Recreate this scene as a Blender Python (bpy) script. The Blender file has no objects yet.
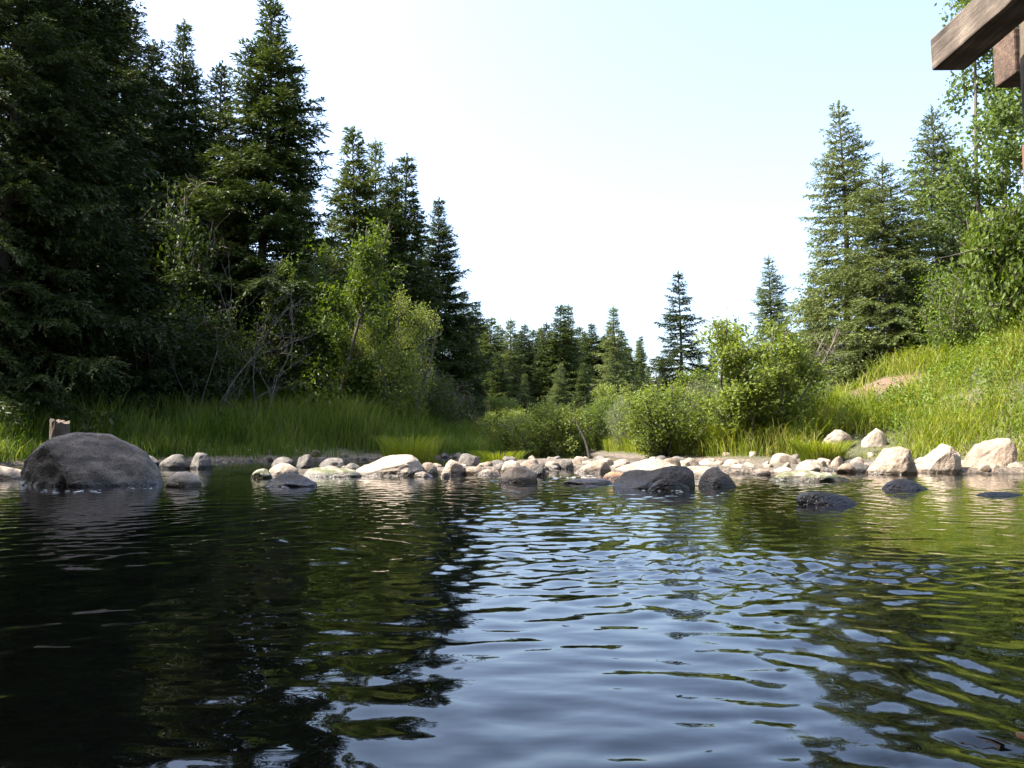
import bpy, math, random
import numpy as np
from mathutils import Vector, Matrix

R_ = math.radians
SC = bpy.context.scene
COL = SC.collection

# ------------------------------------------------------------------ camera, sky, sun, exposure
FPX, W, H = 820.0, 1024, 768
CAM = np.array([0.0, 0.0, 0.5])
PITCH = R_(3.9)
cam_d = bpy.data.cameras.new('camera')
cam = bpy.data.objects.new('camera', cam_d)
COL.objects.link(cam)
cam.location = CAM
cam.rotation_euler = (R_(90) + PITCH, 0, 0)
cam_d.sensor_width = 36.0
cam_d.lens = FPX / W * 36.0
cam_d.clip_start, cam_d.clip_end = 0.05, 3000
SC.camera = cam

SUN_AZ, SUN_EL = R_(-95), R_(52)           # azimuth from +Y, clockwise positive
wd = bpy.data.worlds.new('World')
SC.world = wd
wd.use_nodes = True
nt = wd.node_tree
nt.nodes.clear()
sky = nt.nodes.new('ShaderNodeTexSky')
sky.sky_type = 'NISHITA'
sky.sun_disc = False
sky.sun_elevation = SUN_EL
sky.sun_rotation = SUN_AZ
sky.altitude = 700
sky.air_density, sky.dust_density, sky.ozone_density = 1.1, 7.5, 4.0
bg = nt.nodes.new('ShaderNodeBackground')
bg.inputs['Strength'].default_value = 0.15
wo = nt.nodes.new('ShaderNodeOutputWorld')
hsv = nt.nodes.new('ShaderNodeHueSaturation')
hsv.inputs['Saturation'].default_value = 0.90
nt.links.new(sky.outputs[0], hsv.inputs['Color'])
nt.links.new(hsv.outputs[0], bg.inputs['Color'])
nt.links.new(bg.outputs[0], wo.inputs['Surface'])

sun_d = bpy.data.lights.new('sun', 'SUN')
sun_d.energy = 4.1
sun_d.angle = R_(0.53)
sun_d.color = (1.0, 0.93, 0.82)
sun = bpy.data.objects.new('sun', sun_d)
COL.objects.link(sun)
to_sun = Vector((math.sin(SUN_AZ) * math.cos(SUN_EL), math.cos(SUN_AZ) * math.cos(SUN_EL), math.sin(SUN_EL)))
sun.rotation_euler = to_sun.to_track_quat('Z', 'Y').to_euler()
sun.location = (-30, 0, 40)

SC.view_settings.view_transform = 'Standard'
SC.view_settings.look = 'None'
SC.view_settings.gamma = 1
SC.view_settings.use_curve_mapping = False
SC.view_settings.exposure = 2.0
SC.cycles.max_bounces = 6
SC.cycles.diffuse_bounces = 3
SC.cycles.glossy_bounces = 3
SC.cycles.transmission_bounces = 3

# ------------------------------------------------------------------ helpers
def ray(px, py):
    xc, yc = (px - 512) / FPX, (384 - py) / FPX
    return np.array([xc, math.cos(PITCH) - yc * math.sin(PITCH), math.sin(PITCH) + yc * math.cos(PITCH)])

def at_depth(px, py, d):
    r = ray(px, py)
    return CAM + r * (d / r[1])

def at_level(px, py, z=0.0):
    r = ray(px, py)
    return CAM + r * ((z - CAM[2]) / r[2])

def mesh(name, V, F, mat=None, smooth=False):
    """V (n,3); F a (m,k) array or a list of such arrays."""
    me = bpy.data.meshes.new(name)
    Fs = F if isinstance(F, list) else [F]
    Fs = [np.asarray(f, dtype=np.int32) for f in Fs if len(f)]
    V = np.asarray(V, dtype=np.float32)
    loops = np.concatenate([f.ravel() for f in Fs])
    tot = np.concatenate([np.full(len(f), f.shape[1], dtype=np.int32) for f in Fs])
    start = np.concatenate([[0], np.cumsum(tot)[:-1]]).astype(np.int32)
    me.vertices.add(len(V))
    me.vertices.foreach_set('co', V.ravel())
    me.loops.add(len(loops))
    me.loops.foreach_set('vertex_index', loops)
    me.polygons.add(len(tot))
    me.polygons.foreach_set('loop_start', start)
    me.polygons.foreach_set('loop_total', tot)
    me.polygons.foreach_set('use_smooth', np.full(len(tot), smooth))
    me.update(calc_edges=True)
    me.validate()
    if mat:
        me.materials.append(mat)
    return me

def link(name, me, parent=None, loc=None):
    o = bpy.data.objects.new(name, me)
    COL.objects.link(o)
    if parent:
        o.parent = parent
    if loc is not None:
        o.location = loc
    return o

def tag(o, label=None, cat=None, group=None, kind=None):
    if label: o['label'] = label
    if cat: o['category'] = cat
    if group: o['group'] = group
    if kind: o['kind'] = kind
    return o

def empty(name, loc, rz=0.0, s=(1, 1, 1)):
    o = bpy.data.objects.new(name, None)
    COL.objects.link(o)
    o.location = loc
    o.rotation_euler = (0, 0, rz)
    o.scale = s
    o.empty_display_size = 0.3
    return o

def vnoise(P, seed=0):
    """smooth value noise in 2-D or 3-D, range about -1..1"""
    P = np.asarray(P, dtype=np.float64)
    i = np.floor(P).astype(np.int64)
    f = P - i
    f = f * f * (3 - 2 * f)
    n = P.shape[-1]
    out = np.zeros(P.shape[:-1])
    for c in range(2 ** n):
        h = np.full(P.shape[:-1], seed * 374761393 + 12345, dtype=np.int64)
        w = np.ones(P.shape[:-1])
        for a in range(n):
            b = (c >> a) & 1
            h = (h ^ ((i[..., a] + b) * (668265263, 2147483647 - 58, 974634541)[a])) * 1274126177 & 0xFFFFFFFF
            h = h ^ (h >> 15)
            w = w * (f[..., a] if b else 1 - f[..., a])
        h = (h * 2246822519) & 0xFFFFFFFF
        h = h ^ (h >> 13)
        out += w * ((h & 0xFFFF) / 32767.5 - 1)
    return out

def fbm(P, seed=0, oct=4, g=0.5):
    t, a = 0, 1.0
    P = np.asarray(P, dtype=np.float64)
    for k in range(oct):
        t = t + a * vnoise(P, seed + k * 17)
        P = P * 2.03 + 5.1
        a *= g
    return t

def sstep(a, b, x):
    t = np.clip((x - a) / (b - a), 0, 1)
    return t * t * (3 - 2 * t)

def unit(v):
    return v / np.maximum(np.linalg.norm(v, axis=-1, keepdims=True), 1e-9)

# ------------------------------------------------------------------ materials
def mat(name):
    m = bpy.data.materials.new(name)
    m.use_nodes = True
    n = m.node_tree.nodes
    n.clear()
    return m, n, m.node_tree.links.new

def ramp(n, stops):
    r = n.new('ShaderNodeValToRGB')
    e = r.color_ramp.elements
    e[0].position, e[0].color = stops[0][0], (*stops[0][1], 1)
    e[1].position, e[1].color = stops[-1][0], (*stops[-1][1], 1)
    for p, c in stops[1:-1]:
        k = e.new(p)
        k.color = (*c, 1)
    return r

def leaf_mat(name, dark, light, rare, trans=0.35, rough=0.5, var=0.35, spread=0.45):
    """foliage: colour varies per leaf, per clump and per plant; light passes through the blades"""
    m, n, L = mat(name)
    geo = n.new('ShaderNodeNewGeometry')
    oi = n.new('ShaderNodeObjectInfo')
    tc = n.new('ShaderNodeTexCoord')
    ns = n.new('ShaderNodeTexNoise')
    ns.inputs['Scale'].default_value = 0.9
    ns.inputs['Detail'].default_value = 2
    L(tc.outputs['Object'], ns.inputs['Vector'])
    a = n.new('ShaderNodeMath'); a.operation = 'MULTIPLY'; a.inputs[1].default_value = spread
    L(geo.outputs['Random Per Island'], a.inputs[0])
    b = n.new('ShaderNodeMath'); b.operation = 'MULTIPLY_ADD'; b.inputs[1].default_value = 0.75; b.inputs[2].default_value = -0.16
    L(ns.outputs[0], b.inputs[0])
    c = n.new('ShaderNodeMath'); c.operation = 'ADD'
    L(a.outputs[0], c.inputs[0]); L(b.outputs[0], c.inputs[1])
    d = n.new('ShaderNodeMath'); d.operation = 'MULTIPLY_ADD'; d.inputs[1].default_value = var; 
    L(oi.outputs['Random'], d.inputs[0]); L(c.outputs[0], d.inputs[2])
    r = ramp(n, [(0.12, dark), (0.7, light), (1.15 if False else 1.0, rare)])
    L(d.outputs[0], r.inputs[0])
    p = n.new('ShaderNodeBsdfPrincipled')
    p.inputs['Roughness'].default_value = rough
    p.inputs['Specular IOR Level'].default_value = 0.18
    L(r.outputs[0], p.inputs['Base Color'])
    t = n.new('ShaderNodeBsdfTranslucent')
    hs = n.new('ShaderNodeHueSaturation')
    hs.inputs['Hue'].default_value = 0.485
    hs.inputs['Saturation'].default_value = 1.15
    hs.inputs['Value'].default_value = 1.5
    L(r.outputs[0], hs.inputs['Color']); L(hs.outputs[0], t.inputs['Color'])
    mx = n.new('ShaderNodeMixShader'); mx.inputs[0].default_value = trans
    L(p.outputs[0], mx.inputs[1]); L(t.outputs[0], mx.inputs[2])
    o = n.new('ShaderNodeOutputMaterial')
    L(mx.outputs[0], o.inputs['Surface'])
    return m

M_NEEDLE = leaf_mat('spruce_needles', (0.024, 0.037, 0.009), (0.060, 0.085, 0.019), (0.110, 0.134, 0.034), trans=0.2, rough=0.5)
M_NEEDLE_B = leaf_mat('blue_green_needles', (0.050, 0.070, 0.020), (0.108, 0.138, 0.042), (0.160, 0.185, 0.062), trans=0.22, rough=0.5)
M_NEEDLE_D = leaf_mat('deep_green_needles', (0.013, 0.022, 0.006), (0.033, 0.049, 0.012), (0.068, 0.085, 0.022), trans=0.18, rough=0.5)
M_ALDER = leaf_mat('alder_leaves', (0.042, 0.070, 0.012), (0.088, 0.128, 0.022), (0.145, 0.172, 0.036), trans=0.4, rough=0.42)
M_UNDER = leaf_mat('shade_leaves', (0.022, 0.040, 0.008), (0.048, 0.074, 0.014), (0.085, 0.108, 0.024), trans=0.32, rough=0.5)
M_WILLOW = leaf_mat('willow_leaves', (0.072, 0.108, 0.020), (0.150, 0.195, 0.040), (0.22, 0.25, 0.065), trans=0.42, rough=0.42)
M_SILVER = leaf_mat('silver_willow_leaves', (0.085, 0.115, 0.045), (0.15, 0.185, 0.075), (0.23, 0.25, 0.13), trans=0.3)
M_POPLAR = leaf_mat('poplar_leaves', (0.055, 0.085, 0.020), (0.105, 0.150, 0.040), (0.16, 0.20, 0.06), trans=0.38, rough=0.38)
M_BRIGHT = leaf_mat('sunny_leaves', (0.055, 0.090, 0.014), (0.098, 0.140, 0.024), (0.15, 0.185, 0.035), trans=0.4)
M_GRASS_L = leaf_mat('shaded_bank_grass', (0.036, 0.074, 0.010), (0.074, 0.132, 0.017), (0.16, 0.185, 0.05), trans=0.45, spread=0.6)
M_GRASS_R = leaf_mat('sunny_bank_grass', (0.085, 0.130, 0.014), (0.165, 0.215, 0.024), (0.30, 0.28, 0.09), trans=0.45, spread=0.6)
M_WEED = leaf_mat('bank_weed_leaves', (0.070, 0.115, 0.018), (0.125, 0.185, 0.030), (0.19, 0.24, 0.05), trans=0.38)

def bark_mat(name, c1, c2, scale=14):
    m, n, L = mat(name)
    tc = n.new('ShaderNodeTexCoord')
    mp = n.new('ShaderNodeMapping'); mp.inputs['Scale'].default_value = (1, 1, 0.25)
    ns = n.new('ShaderNodeTexNoise'); ns.inputs['Scale'].default_value = scale; ns.inputs['Detail'].default_value = 5
    L(tc.outputs['Object'], mp.inputs[0]); L(mp.outputs[0], ns.inputs['Vector'])
    r = ramp(n, [(0.3, c1), (0.7, c2)])
    L(ns.outputs[0], r.inputs[0])
    p = n.new('ShaderNodeBsdfPrincipled'); p.inputs['Roughness'].default_value = 0.9
    bp = n.new('ShaderNodeBump'); bp.inputs['Strength'].default_value = 0.6; bp.inputs['Distance'].default_value = 0.02
    L(ns.outputs[0], bp.inputs['Height']); L(bp.outputs[0], p.inputs['Normal'])
    L(r.outputs[0], p.inputs['Base Color'])
    o = n.new('ShaderNodeOutputMaterial'); L(p.outputs[0], o.inputs[0])
    return m

M_BARK = bark_mat('spruce_bark', (0.05, 0.037, 0.028), (0.12, 0.095, 0.075))
M_TWIG = bark_mat('grey_brown_bark', (0.06, 0.048, 0.036), (0.15, 0.125, 0.10))
M_DEAD = bark_mat('bleached_dead_wood', (0.06, 0.05, 0.042), (0.19, 0.165, 0.14))
M_STICK = bark_mat('dark_dead_wood', (0.012, 0.009, 0.007), (0.035, 0.027, 0.02))

def rock_mat(name, c1, c2, c3, wet=0.05, gloss=0.75, moss=0.0):
    m, n, L = mat(name)
    tc = n.new('ShaderNodeTexCoord')
    geo = n.new('ShaderNodeNewGeometry')
    oi = n.new('ShaderNodeObjectInfo')
    ns = n.new('ShaderNodeTexNoise'); ns.inputs['Scale'].default_value = 5; ns.inputs['Detail'].default_value = 8; ns.inputs['Roughness'].default_value = 0.65
    L(geo.outputs['Position'], ns.inputs['Vector'])
    fine = n.new('ShaderNodeTexNoise'); fine.inputs['Scale'].default_value = 60; fine.inputs['Detail'].default_value = 4
    L(geo.outputs['Position'], fine.inputs['Vector'])
    ad = n.new('ShaderNodeMath'); ad.operation = 'MULTIPLY_ADD'; ad.inputs[1].default_value = 0.55
    L(fine.outputs[0], ad.inputs[0]); L(ns.outputs[0], ad.inputs[2])
    ad2 = n.new('ShaderNodeMath'); ad2.operation = 'MULTIPLY_ADD'; ad2.inputs[1].default_value = 0.22
    L(oi.outputs['Random'], ad2.inputs[0]); L(ad.outputs[0], ad2.inputs[2])
    r = ramp(n, [(0.60, c1), (0.84, c2), (1.08 if False else 1.0, c3)])
    L(ad2.outputs[0], r.inputs[0])
    lich = n.new('ShaderNodeTexNoise'); lich.inputs['Scale'].default_value = 3.2; lich.inputs['Detail'].default_value = 10; lich.inputs['Roughness'].default_value = 0.75
    L(geo.outputs['Position'], lich.inputs['Vector'])
    lr = n.new('ShaderNodeMapRange'); lr.inputs[1].default_value = 0.54; lr.inputs[2].default_value = 0.64; lr.inputs[4].default_value = 0.75
    L(lich.outputs[0], lr.inputs[0])
    lm = n.new('ShaderNodeMix'); lm.data_type = 'RGBA'; lm.blend_type = 'MULTIPLY'; lm.inputs['B'].default_value = (0.52, 0.47, 0.40, 1)
    L(lr.outputs[0], lm.inputs['Factor']); L(r.outputs[0], lm.inputs['A'])
    col = lm.outputs['Result']
    if moss > 0:
        mn = n.new('ShaderNodeTexNoise'); mn.inputs['Scale'].default_value = 9; mn.inputs['Detail'].default_value = 6
        L(geo.outputs['Position'], mn.inputs['Vector'])
        mr = n.new('ShaderNodeMapRange'); mr.inputs[1].default_value = 0.62 - moss * 0.25; mr.inputs[2].default_value = 0.72 - moss * 0.2
        L(mn.outputs[0], mr.inputs[0])
        mm = n.new('ShaderNodeMix'); mm.data_type = 'RGBA'
        mm.inputs['B'].default_value = (0.09, 0.10, 0.035, 1)
        L(mr.outputs[0], mm.inputs['Factor']); L(col, mm.inputs['A'])
        col = mm.outputs['Result']
    # wet band where the stone meets the river
    sp = n.new('ShaderNodeSeparateXYZ'); L(geo.outputs['Position'], sp.inputs[0])
    wn = n.new('ShaderNodeMath'); wn.operation = 'MULTIPLY_ADD'; wn.inputs[1].default_value = -0.08
    L(ns.outputs[0], wn.inputs[0]); L(sp.outputs['Z'], wn.inputs[2])
    wr = n.new('ShaderNodeMapRange'); wr.inputs[1].default_value = wet - 0.05; wr.inputs[2].default_value = wet - 0.02
    wr.inputs[3].default_value = 1; wr.inputs[4].default_value = 0
    L(wn.outputs[0], wr.inputs[0])
    wm = n.new('ShaderNodeMix'); wm.data_type = 'RGBA'; wm.blend_type = 'MULTIPLY'
    wm.inputs['B'].default_value = (0.22, 0.20, 0.17, 1)
    L(wr.outputs[0], wm.inputs['Factor']); L(col, wm.inputs['A'])
    p = n.new('ShaderNodeBsdfPrincipled')
    rr = n.new('ShaderNodeMapRange'); rr.inputs[3].default_value = gloss; rr.inputs[4].default_value = 0.25
    L(wr.outputs[0], rr.inputs[0]); L(rr.outputs[0], p.inputs['Roughness'])
    L(wm.outputs['Result'], p.inputs['Base Color'])
    bp = n.new('ShaderNodeBump'); bp.inputs['Strength'].default_value = 0.9; bp.inputs['Distance'].default_value = 0.028
    L(ad.outputs[0], bp.inputs['Height']); L(bp.outputs[0], p.inputs['Normal'])
    o = n.new('ShaderNodeOutputMaterial'); L(p.outputs[0], o.inputs[0])
    return m

M_ROCK = {
    'pale': rock_mat('pale_granite', (0.18, 0.135, 0.095), (0.29, 0.228, 0.168), (0.40, 0.33, 0.25)),
    'tan': rock_mat('tan_stone', (0.14, 0.10, 0.065), (0.24, 0.18, 0.125), (0.34, 0.265, 0.19)),
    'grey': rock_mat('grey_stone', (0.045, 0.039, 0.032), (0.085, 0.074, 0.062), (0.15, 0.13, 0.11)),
    'brown': rock_mat('brown_stone', (0.11, 0.08, 0.055), (0.20, 0.15, 0.105), (0.30, 0.24, 0.18)),
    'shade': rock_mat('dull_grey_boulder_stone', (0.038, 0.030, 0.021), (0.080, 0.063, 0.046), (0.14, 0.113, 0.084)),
    'dark': rock_mat('dark_wet_stone', (0.013, 0.0105, 0.0075), (0.032, 0.025, 0.018), (0.064, 0.051, 0.037), wet=0.07, gloss=0.65),  # a much darker tone over the whole stone
    'mossy': rock_mat('mossy_stone', (0.13, 0.11, 0.08), (0.24, 0.20, 0.15), (0.34, 0.29, 0.22), moss=0.9),
    'rust': rock_mat('rusty_red_stone', (0.22, 0.10, 0.045), (0.32, 0.16, 0.075), (0.42, 0.25, 0.14)),
}

def ground_mat():
    m, n, L = mat('earth_and_gravel')
    geo = n.new('ShaderNodeNewGeometry')
    ns = n.new('ShaderNodeTexNoise'); ns.inputs['Scale'].default_value = 1.6; ns.inputs['Detail'].default_value = 8; ns.inputs['Roughness'].default_value = 0.7
    L(geo.outputs['Position'], ns.inputs['Vector'])
    earth = ramp(n, [(0.35, (0.035, 0.036, 0.014)), (0.52, (0.065, 0.066, 0.024)), (0.7, (0.10, 0.088, 0.042))])
    L(ns.outputs[0], earth.inputs[0])
    vo = n.new('ShaderNodeTexVoronoi'); vo.inputs['Scale'].default_value = 14
    L(geo.outputs['Position'], vo.inputs['Vector'])
    grav = n.new('ShaderNodeMix'); grav.data_type = 'RGBA'
    grav.inputs['A'].default_value = (0.055, 0.043, 0.030, 1); grav.inputs['B'].default_value = (0.16, 0.125, 0.092, 1)
    sx = n.new('ShaderNodeSeparateColor'); L(vo.outputs['Color'], sx.inputs[0]); L(sx.outputs[0], grav.inputs['Factor'])
    sp = n.new('ShaderNodeSeparateXYZ'); L(geo.outputs['Position'], sp.inputs[0])
    hz = n.new('ShaderNodeMapRange'); hz.inputs[1].default_value = 0.07; hz.inputs[2].default_value = 0.14
    L(sp.outputs['Z'], hz.inputs[0])
    mx = n.new('ShaderNodeMix'); mx.data_type = 'RGBA'
    L(hz.outputs[0], mx.inputs['Factor']); L(grav.outputs['Result'], mx.inputs['A']); L(earth.outputs[0], mx.inputs['B'])
    wz = n.new('ShaderNodeMapRange'); wz.inputs[1].default_value = 0.0; wz.inputs[2].default_value = 0.04; wz.inputs[3].default_value = 1; wz.inputs[4].default_value = 0
    L(sp.outputs['Z'], wz.inputs[0])
    wm = n.new('ShaderNodeMix'); wm.data_type = 'RGBA'; wm.blend_type = 'MULTIPLY'; wm.inputs['B'].default_value = (0.35, 0.32, 0.28, 1)
    L(wz.outputs[0], wm.inputs['Factor']); L(mx.outputs['Result'], wm.inputs['A'])
    # bare clay scar on the right bank (below the spruces)
    sc = n.new('ShaderNodeVectorMath'); sc.operation = 'DISTANCE'; sc.inputs[1].default_value = SCAR
    L(geo.outputs['Position'], sc.inputs[0])
    sa = n.new('ShaderNodeMath'); sa.operation = 'MULTIPLY_ADD'; sa.operation = 'MULTIPLY_ADD'; sa.inputs[1].default_value = 2.2
    L(sc.outputs['Value'], sa.inputs[2])
    sr = n.new('ShaderNodeMapRange'); sr.inputs[1].default_value = 1.7; sr.inputs[2].default_value = 2.15; sr.inputs[3].default_value = 1; sr.inputs[4].default_value = 0
    L(sa.outputs[0], sr.inputs[0])
    es = n.new('ShaderNodeTexNoise'); es.inputs['Scale'].default_value = 5.5; es.inputs['Detail'].default_value = 7; es.inputs['Roughness'].default_value = 0.75
    L(geo.outputs['Position'], es.inputs['Vector']); L(es.outputs[0], sa.inputs[0])
    cl = n.new('ShaderNodeMix'); cl.data_type = 'RGBA'; clr = ramp(n, [(0.35, (0.06, 0.036, 0.022)), (0.65, (0.19, 0.115, 0.07))]); L(es.outputs[0], clr.inputs[0]); L(clr.outputs[0], cl.inputs['B'])
    L(sr.outputs[0], cl.inputs['Factor']); L(wm.outputs['Result'], cl.inputs['A'])
    p = n.new('ShaderNodeBsdfPrincipled'); p.inputs['Roughness'].default_value = 0.92
    L(cl.outputs['Result'], p.inputs['Base Color'])
    bp = n.new('ShaderNodeBump'); bp.inputs['Strength'].default_value = 0.8; bp.inputs['Distance'].default_value = 0.05
    L(vo.outputs['Distance'], bp.inputs['Height']); L(bp.outputs[0], p.inputs['Normal'])
    o = n.new('ShaderNodeOutputMaterial'); L(p.outputs[0], o.inputs[0])
    return m

def water_mat():
    m, n, L = mat('river_water')
    geo = n.new('ShaderNodeNewGeometry')
    mp = n.new('ShaderNodeMapping'); mp.inputs['Scale'].default_value = (8, 11, 1)
    L(geo.outputs['Position'], mp.inputs[0])
    ns = n.new('ShaderNodeTexNoise'); ns.inputs['Scale'].default_value = 1.0; ns.inputs['Detail'].default_value = 1.5
    L(mp.outputs[0], ns.inputs['Vector'])
    bp = n.new('ShaderNodeBump'); bp.inputs['Strength'].default_value = 0.22; bp.inputs['Distance'].default_value = 0.012
    L(ns.outputs[0], bp.inputs['Height'])
    p = n.new('ShaderNodeBsdfPrincipled')
    p.inputs['Base Color'].default_value = (0.0026, 0.0028, 0.0022, 1)
    p.inputs['Roughness'].default_value = 0.015
    p.inputs['IOR'].default_value = 1.39
    L(bp.outputs[0], p.inputs['Normal'])
    o = n.new('ShaderNodeOutputMaterial'); L(p.outputs[0], o.inputs[0])
    return m

def plain(name, c, rough=0.8):
    m, n, L = mat(name)
    p = n.new('ShaderNodeBsdfPrincipled'); p.inputs['Base Color'].default_value = (*c, 1); p.inputs['Roughness'].default_value = rough
    o = n.new('ShaderNodeOutputMaterial'); L(p.outputs[0], o.inputs[0])
    return m

def wood_mat(name, axis, c1, c2, c3):
    m, n, L = mat(name)
    tc = n.new('ShaderNodeTexCoord')
    mp = n.new('ShaderNodeMapping')
    s = [26, 26, 26]; s[axis] = 1.6
    mp.inputs['Scale'].default_value = s
    L(tc.outputs['Object'], mp.inputs[0])
    ns = n.new('ShaderNodeTexNoise'); ns.inputs['Scale'].default_value = 1; ns.inputs['Detail'].default_value = 6; ns.inputs['Roughness'].default_value = 0.7
    L(mp.outputs[0], ns.inputs['Vector'])
    st = n.new('ShaderNodeTexNoise'); st.inputs['Scale'].default_value = 5; st.inputs['Detail'].default_value = 4
    L(tc.outputs['Object'], st.inputs['Vector'])
    ad = n.new('ShaderNodeMath'); ad.operation = 'MULTIPLY_ADD'; ad.inputs[1].default_value = 0.6
    L(st.outputs[0], ad.inputs[0]); L(ns.outputs[0], ad.inputs[2])
    r = ramp(n, [(0.58, c1), (0.8, c2), (1.0, c3)])
    L(ad.outputs[0], r.inputs[0])
    p = n.new('ShaderNodeBsdfPrincipled'); p.inputs['Roughness'].default_value = 0.85
    L(r.outputs[0], p.inputs['Base Color'])
    bp = n.new('ShaderNodeBump'); bp.inputs['Strength'].default_value = 0.8; bp.inputs['Distance'].default_value = 0.012
    L(ns.outputs[0], bp.inputs['Height']); L(bp.outputs[0], p.inputs['Normal'])
    o = n.new('ShaderNodeOutputMaterial'); L(p.outputs[0], o.inputs[0])
    return m

# ------------------------------------------------------------------ terrain
L_TOE = np.array([(-9.0, -60), (-8.6, -10), (-8.2, 6), (-8.6, 12), (-10.2, 15.5), (-9.6, 17.5), (-7.8, 18.6), (-4.6, 20.4), (-1.2, 24), (-0.4, 30), (0.2, 45), (-6, 60), (-60, 75)], float)
R_TOE = np.array([(10.5, -60), (10.3, -10), (9.8, 5), (9.2, 11), (8.7, 14), (6.8, 16.4), (4.6, 18.2), (3.2, 21.5), (2.8, 30), (3.6, 45), (1, 62), (-60, 84)], float)

def poly_sd(P, line):
    """distance to the polyline, its sign (right of travel = +) and the y of the nearest point"""
    best = np.full(len(P), 1e9); sg = np.ones(len(P)); ny = np.zeros(len(P))
    for a, b in zip(line[:-1], line[1:]):
        ab = b - a
        t = np.clip(((P - a) @ ab) / (ab @ ab), 0, 1)
        q = a + t[:, None] * ab
        dv = P - q
        d = np.hypot(dv[:, 0], dv[:, 1])
        s = np.sign(ab[1] * dv[:, 0] - ab[0] * dv[:, 1])
        u = d < best - 1e-9
        best[u] = d[u]; sg[u] = s[u]; ny[u] = q[u, 1]
    return best * sg, ny

def height(P):
    P = np.atleast_2d(np.asarray(P, float))
    dl, nl = poly_sd(P, L_TOE)
    dr, nr = poly_sd(P, R_TOE)
    sl, sr = -dl, dr                         # positive on land
    n1 = fbm(P * 0.22, 3, 4); n2 = fbm(P * 1.3, 9, 3)
    # left bank: low grassy shelf, then the forest floor
    zl = 0.12 + 0.16 * sstep(0, 1.5, sl) + 0.85 * sstep(0.6, 9, sl) + 1.0 * sstep(8, 40, sl)
    zl = zl * (1 - 0.45 * sstep(22, 34, P[:, 1])) + 0.10 * n1 * sstep(0.5, 4, sl) + 0.03 * n2
    # right bank: steep green slope, lower towards the bend
    rise = np.interp(nr, [5, 14, 16.5, 18.5, 22, 30, 60], [6.2, 5.4, 2.6, 1.55, 1.25, 1.1, 1.0])
    zr = 0.10 + 0.15 * sstep(0, 1, sr) + rise * (0.80 * sstep(0.3, 6.5, sr) + 0.35 * sstep(4.5, 16, sr)) + 0.14 * n1 * sstep(0.5, 3, sr) + 0.04 * n2
    bed = -0.45 - 0.1 * n1
    land = np.maximum(sl, sr)
    z = np.where(sl > sr, zl, zr)
    z = bed + (z - bed) * sstep(-1.3, 0.15, land)
    # gravel shoals standing just above the river
    def shoal(cx, cy, rx, ry, top):
        q = ((P[:, 0] - cx) / rx) ** 2 + ((P[:, 1] - cy) / ry) ** 2
        return bed + (top - bed + 0.03 * n2) * sstep(1.25, 0.6, q + 0.22 * n1)
    for s in ((-2.1, 13.2, 2.0, 0.9, 0.04), (-0.5, 13.4, 1.7, 1.0, 0.05), (3.1, 14.6, 2.6, 2.6, 0.07), (5.6, 15.0, 2.8, 1.4, 0.07), (8.4, 13.0, 2.6, 1.1, 0.09), (0.9, 18.5, 1.4, 2.2, 0.04)):
        z = np.maximum(z, shoal(*s))
    return z

def ground_z(x, y):
    return float(height([(x, y)])[0])

def on_ground(px, py, d0=8.0, d1=60.0):
    ds = np.linspace(d0, d1, 1500)
    pts = CAM + ray(px, py)[None, :] / ray(px, py)[1] * ds[:, None]
    under = pts[:, 2] < height(pts[:, :2])
    return pts[int(np.argmax(under))] if under.any() else pts[-1]

SCAR = tuple(on_ground(884, 383))
print('SCAR', SCAR)

def axis_pts(lo, hi, f, start):
    out = [start]; v = start
    while v < hi:
        v += f(v); out.append(min(v, hi))
    neg = []; v = start
    while v > lo:
        v -= f(v); neg.append(max(v, lo))
    return np.array(neg[::-1] + out)

def grid_faces(nx, ny):
    i = np.arange(nx - 1)[None, :] + nx * np.arange(ny - 1)[:, None]
    i = i.ravel()
    return np.stack([i, i + 1, i + nx + 1, i + nx], 1)

xs = axis_pts(-500, 500, lambda v: 0.16 if abs(v) < 13 else 0.16 + 0.1 * (abs(v) - 13), 0.0)
ys = axis_pts(-80, 900, lambda v: 0.3 if v < 9 else (0.14 if v < 30 else 0.14 + 0.1 * (v - 30)), 5.0)
X, Y = np.meshgrid(xs, ys)
P = np.stack([X.ravel(), Y.ravel()], 1)
Z = height(P)
g = link('ground', mesh('ground', np.column_stack([P, Z]), grid_faces(len(xs), len(ys)), ground_mat(), True))
tag(g, kind='structure')

# ------------------------------------------------------------------ water
rng = np.random.default_rng(11)
xs = axis_pts(-14, 13, lambda v: 0.022 if abs(v) < 2.2 else 0.022 + 0.012 * (abs(v) - 2.2), 0.0)
ys = axis_pts(-30, 60, lambda v: 0.011 + 0.0045 * v if v > 0.6 else 0.014 + 0.2 * (0.6 - v), 0.6)
X, Y = np.meshgrid(xs, ys)
P = np.stack([X.ravel(), Y.ravel()], 1)
Zw = np.zeros(len(P))
dy = 0.011 + 0.0045 * np.maximum(P[:, 1], 0)
dx = np.where(np.abs(P[:, 0]) < 2.2, 0.022, 0.022 + 0.012 * (np.abs(P[:, 0]) - 2.2))
warp = 0.35 * np.stack([fbm(P * 0.8, 31, 2), fbm(P * 0.8, 57, 2)], 1)
Q = P + warp
patch = sstep(-0.5, 0.8, fbm(P * np.array([0.35, 0.5]), 71, 3))
riffle = np.exp(-(((P[:, 0] - 1.35) / 1.1) ** 2 + ((P[:, 1] - 3.25 + 0.10 * (P[:, 0] - 1.3)) / 0.38) ** 2))
riffle2 = np.exp(-(((P[:, 0] - 0.6) / 1.0) ** 2 + ((P[:, 1] - 5.6) / 0.6) ** 2))
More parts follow.
